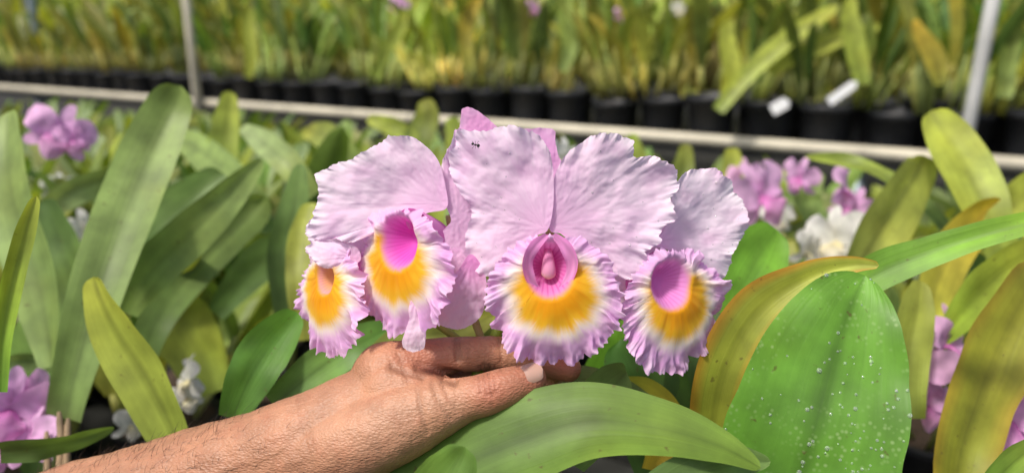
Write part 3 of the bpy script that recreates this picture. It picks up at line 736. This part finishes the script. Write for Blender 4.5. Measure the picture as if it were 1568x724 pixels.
for row in range(13):
    back = .16+row*.23 + (0.5 if row > 6 else 0)
    s = -2.2
    while s < 9.5:
        p = A+E*(s+random.uniform(-.07,.07))+NB*(back+random.uniform(-.06,.06))+Vector((0,0,.975+min(row,8)*.006))
        s += .21
        if abs(p.x) > p.y*.90+.5: continue
        if row < 3 and random.random() < .12: continue
        big = nz(p.x*1.3, p.y*1.3, 5)
        tv = random.uniform(.55, 1.4)*(1+.6*big)
        tint = (tv*random.uniform(.85,1.25), tv, tv*random.uniform(.7,1.3))
        vi = random.randrange(8) if random.random() < .62 else 8+random.randrange(5)
        pl.append((tuple(p), random.uniform(0,6.28), random.uniform(.75,1.25)*(1+.03*max(0,row-4)), vi, tint, random.uniform(-.22,.22), random.uniform(-.15,.15)))
mass("orchid_foliage", pl, fa, M_leaf)
pl = []
for i in range(850):
    s = random.uniform(-8, 18); p = A+E*s+NB*random.uniform(4.6, 7.4)+Vector((0,0,random.uniform(.3, 3.0)))
    if abs(p.x) > p.y*.9+1: continue
    tv = random.uniform(.35, 1.8)
    pl.append((tuple(p), random.uniform(0,6.28), random.uniform(1.2,2.2), random.randrange(13), (tv*1.0, tv, tv*.85), random.uniform(-.9,.9), random.uniform(-.4,.4)))
mass("background_shrubs", pl, fa, M_leaf)
PF_ = plant(A+E*.8+NB*.2+Vector((0,0,.93)))
for i, a in enumerate([
   [(1100,170,2.75,20),(1140,120,2.75,26),(1200,65,2.75,32),(1285,8,2.75,16)],
   [(1175,110,2.8,20),(1230,82,2.8,26),(1300,55,2.8,24),(1350,40,2.8,10)],
   [(1535,150,2.5,24),(1545,90,2.5,34),(1548,40,2.5,34),(1560,-10,2.5,20)],
   [(1440,130,2.5,20),(1430,90,2.5,34),(1410,55,2.5,24),(1400,30,2.5,10)],
   [(1320,130,2.6,24),(1310,80,2.6,34),(1300,30,2.6,30),(1305,-5,2.6,14)],
   [(1110,160,2.8,20),(1120,110,2.8,30),(1112,60,2.8,28),(1118,30,2.8,12)],
   [(860,110,3.2,16),(872,70,3.2,26),(865,25,3.2,26),(868,-10,3.2,12)],
   [(720,110,3.4,16),(712,60,3.4,24),(720,20,3.4,22),(735,-5,3.4,10)],
   [(575,120,3.6,14),(590,80,3.6,22),(612,40,3.6,20),(620,15,3.6,8)],
   [(380,120,4.2,12),(385,80,4.2,20),(380,40,4.2,20),(384,10,4.2,8)]]):
    H(PF_, a, [G3, YG, G1, OL][i % 4], [YG, YG, G3, YO][i % 4], roll=(-20+i*5), seed=80+i, nL=16, nW=4)

# near bench plants
near_vars = [clump(200+i, 8, .28, .058, .06, 44, 14, 4).mesh("cattleya_plant", M_leaf) for i in range(8)]
ZN = .58
nb = empty("growing_bench", Vector((0, 1.1, ZN)))
C0 = A - NB*0.80
def rail_t(x, y):
    return A.dot(NB)/Vector((x, y, 0)).dot(NB)
for gy_ in range(0, 16):
    for gx_ in range(-17, 13):
        x = gx_*.18+random.uniform(-.05,.05)+(.09 if gy_ % 2 else 0); y = .74+gy_*.17+random.uniform(-.05,.05)
        if (Vector((x, y, 0))-C0).dot(NB) > 0: continue
        if abs(x) > y*.80+.30: continue
        if y < .95 and abs(x) < .35: continue
        tr_ = rail_t(x, y)
        ztop = 1.25-.41/tr_-(.035+.03*(x > 0))
        z = ZN+.12+random.uniform(-.02,.02)
        sc = (ztop-z)/0.40*random.uniform(.80, 1.0)
        sc = max(.6, min(.80 if y < 1.0 else (.95 if y < 1.15 else 1.2), sc))
        o = bpy.data.objects.new("cattleya_plant", random.choice(near_vars)); link(o)
        o.location = (x, y, z); o.rotation_euler = (random.uniform(-.08,.08), random.uniform(-.08,.08), random.uniform(0,6.28))
        sxy = min(1.0, sc*1.15) if y < 1.3 else max(sc, 1.0)
        o.scale = (sxy, sxy, sc)
        q = bpy.data.objects.new("plant_pot", pot_me); link(q); q.location = (x, y, z-.115); q.scale = (.72, .72, .95)
for i in range(26):
    s = box("slat", C0+E*2.2-NB*(.05+.115*i)+Vector((0,0,ZN-.012)), E, 5.0, .045, .010, M_bench); parent(s, nb)
for i in range(5):
    for nbk in (-.1, -2.6):
        t_ = tube([C0+E*(-1.5+i*1.8)+NB*nbk, C0+E*(-1.5+i*1.8)+NB*nbk+Vector((0,0,ZN-.025))], [.025,.025], (1,1,1), 10).obj("leg", M_steel); parent(t_, nb)

# ------------------------------------------------------------------ background blossoms
def bloom(seed, ca_, cb_, lipc, R=.06):
    rnd = random.Random(seed); g = Geo()
    Z = Vector((0, -1, 0))
    def tp(ang, L, w, dy, edge=None, wv=.06):
        d = Vector((math.cos(ang), 0, math.sin(ang)))
        pts = [Vector((0, dy, 0)), d*L*.35+Vector((0, dy-.004, 0)), d*L*.7+Vector((0, dy-.002+rnd.uniform(-.005,.005), 0)), d*L+Vector((0, dy+.010, 0))]
        g.add(leaf(pts, [w*.3, w*.9, w, w*.6], Z, ca_, cb_, .12, 16, 8, edge, rnd.uniform(0, 20), .25, wv, .95))
    for a in (90, 215, 325): tp(math.radians(a+rnd.uniform(-6,6)), R, R*.38, .004, None, .02)
    for a in (28, 152): tp(math.radians(a+rnd.uniform(-6,6)), R*1.05, R*.85, 0, None, .12)
    pts = [Vector((0,0,0)), Vector((0,-.02,-.008)), Vector((0,-.028,-R*.4)), Vector((0,-.018,-R*.85))]
    g.add(leaf(pts, [R*.3, R*.6, R*.75, R*.5], Z, lipc, cb_, -.3, 16, 8, None, 3, .25, .12, .9))
    return g.mesh("orchid_blossom", M_petal)
bp_ = [bloom(i, srgb(230,176,222), srgb(240,196,232), srgb(215,115,190)) for i in range(3)]
bw_ = [bloom(10+i, srgb(225,228,212), srgb(235,236,228), srgb(235,225,160)) for i in range(2)]
def blo(u, v, d, kind, sc, yaw=0, pit=0):
    o = bpy.data.objects.new("orchid_blossom", random.choice(bp_ if kind == 'p' else bw_)); link(o)
    o.location = at(u, v, d); o.scale = (sc,)*3
    o.rotation_euler = (math.radians(pit-10), math.radians(random.uniform(-25,25)), math.radians(yaw))
for a in [(90,205,.98,'p',.72,20,0),(62,192,1.0,'p',.5,-40,20),(112,215,.98,'p',.42,50,0),
          (15,625,.66,'p',.62,40,10),(45,672,.66,'p',.5,-20,-20),(0,680,.66,'p',.5,0,0),(40,600,.68,'p',.4,60,0),
          (135,355,1.1,'w',.6,50,10),(290,580,.8,'w',.45,-50,0),(285,608,.8,'w',.35,40,0),(200,650,.8,'w',.35,60,0),(90,290,1.3,'w',.5,40,0),
          (1165,300,1.1,'p',.95,30,0),(1225,272,1.15,'p',.55,-50,20),(1290,290,1.1,'p',.7,55,0),(1305,318,1.1,'p',.55,-20,0),(1140,275,1.2,'p',.6,0,0),
          (1280,368,1.0,'w',.8,-45,0),(1235,385,1.0,'w',.55,40,10),(1305,395,1.0,'w',.5,10,-20),(1190,335,1.2,'w',.5,0,0),
          (1400,560,.66,'p',.6,-30,0),(1450,525,.70,'p',.62,30,0),(1392,500,.7,'p',.45,60,20),(1420,620,.66,'p',.45,10,0),
          (1545,640,.60,'p',.68,-20,0),(1515,690,.60,'p',.55,30,10),(1565,590,.62,'p',.45,0,0),
          (860,245,1.0,'w',.55,30,0),(610,8,4.5,'p',1.1,0,0),(815,15,3.6,'p',.9,40,0),(950,25,3.4,'p',.7,40,0),(1040,15,3.2,'w',.7,0,0)]:
    blo(*a)

# ------------------------------------------------------------------ posts, labels, stalks
def post(name, a, b, r, mat): return tube([a, b], [r, r], (1,1,1), 14).obj(name, mat)
pL = A+E*4.30-NB*.05; post("bench_post", Vector((pL.x, pL.y, 0)), Vector((pL.x, pL.y, 2.6)), .026, M_rail)
pR = A+E*.20-NB*.06; post("bench_post", Vector((pR.x, pR.y, 0)), Vector((pR.x+.09, pR.y, 2.6)), .022, M_post)
pF = A+E*6.65+NB*.2; post("steel_post", Vector((pF.x, pF.y, 0)), Vector((pF.x, pF.y, 3)), .035, M_steel)
def label(u, v, d, rot, L_=.10, W_=.022):
    g = Geo(); c = at(u, v, d); a = (RT*math.cos(rot)+UP*math.sin(rot)); b = (UP*math.cos(rot)-RT*math.sin(rot)); n = -FW
    out_ = [(-1,-.75),(-.96,-1),(.7,-1),(1,0),(.7,1),(-.96,1),(-1,.75)]
    for zz in (0, .0012):
        for (x, y) in out_: g.V.append(c+a*(x*L_/2)+b*(y*W_/2)-n*zz); g.C.append((1,1,1)); g.U.append((0,0))
    m = len(out_); g.F.append(tuple(range(m))); g.F.append(tuple(range(2*m-1, m-1, -1)))
    for i in range(m): g.F.append((i, i+m, (i+1) % m+m, (i+1) % m))
    return g.obj("plant_label", M_label, False)
label(1291, 141, 2.50, .62, .12, .03); label(1195, 162, 2.6, .5, .07, .04)
label(170, 330, 1.2, 1.4, .08, .016)
g = Geo()
for (u, v, d, du) in ((88,690,.62,6),(106,700,.62,-4),(70,720,.64,3)):
    g.add(tube(catmull([at(u,v+60,d), at(u+du,v,d), at(u+du*.4,v-60,d+.01)], 8), [.0035,.0037,.0035,.0034,.003,.003,.0028,.0015], (1,1,1), 8))
g.obj("dry_stalk", M_dry)

G_ = 60; build("ground", [(-G_,-G_,0),(G_,-G_,0),(G_,G_,0),(-G_,G_,0)], [(0,1,2,3)], None, None, M_ground, False)

# ------------------------------------------------------------------ light
S = Vector((-0.38, -0.36, 0.85)).normalized()
sd = bpy.data.lights.new("sun", 'SUN'); sd.energy = 3.3; sd.angle = math.radians(8.0); sd.color = (1.0, .955, .88)
so_ = bpy.data.objects.new("sun", sd); link(so_); so_.rotation_euler = S.to_track_quat('Z', 'Y').to_euler(); so_.location = (0,0,5)
w = bpy.data.worlds.new("World"); scene.world = w; w.use_nodes = True
nt = w.node_tree; bg = nt.nodes.get("Background") or nt.nodes.new('ShaderNodeBackground')
sky = nt.nodes.new('ShaderNodeTexSky'); sky.sky_type = 'NISHITA'; sky.sun_disc = False
sky.dust_density = 4.0; sky.air_density = 0.9; sky.ozone_density = 0.4
sky.sun_elevation = math.asin(S.z); sky.sun_rotation = math.atan2(S.x, S.y)
nt.links.new(sky.outputs[0], bg.inputs['Color']); bg.inputs['Strength'].default_value = 0.15

cd = bpy.data.cameras.new("camera"); cam = bpy.data.objects.new("camera", cd); link(cam)
cam.location = CAM; cam.rotation_euler = (math.radians(90)-P0, 0, 0)
cd.lens = 18/(784*K); cd.sensor_width = 36; cd.clip_start = .02; cd.clip_end = 300
cd.dof.use_dof = True; cd.dof.focus_distance = .45; cd.dof.aperture_fstop = 4.0
scene.camera = cam
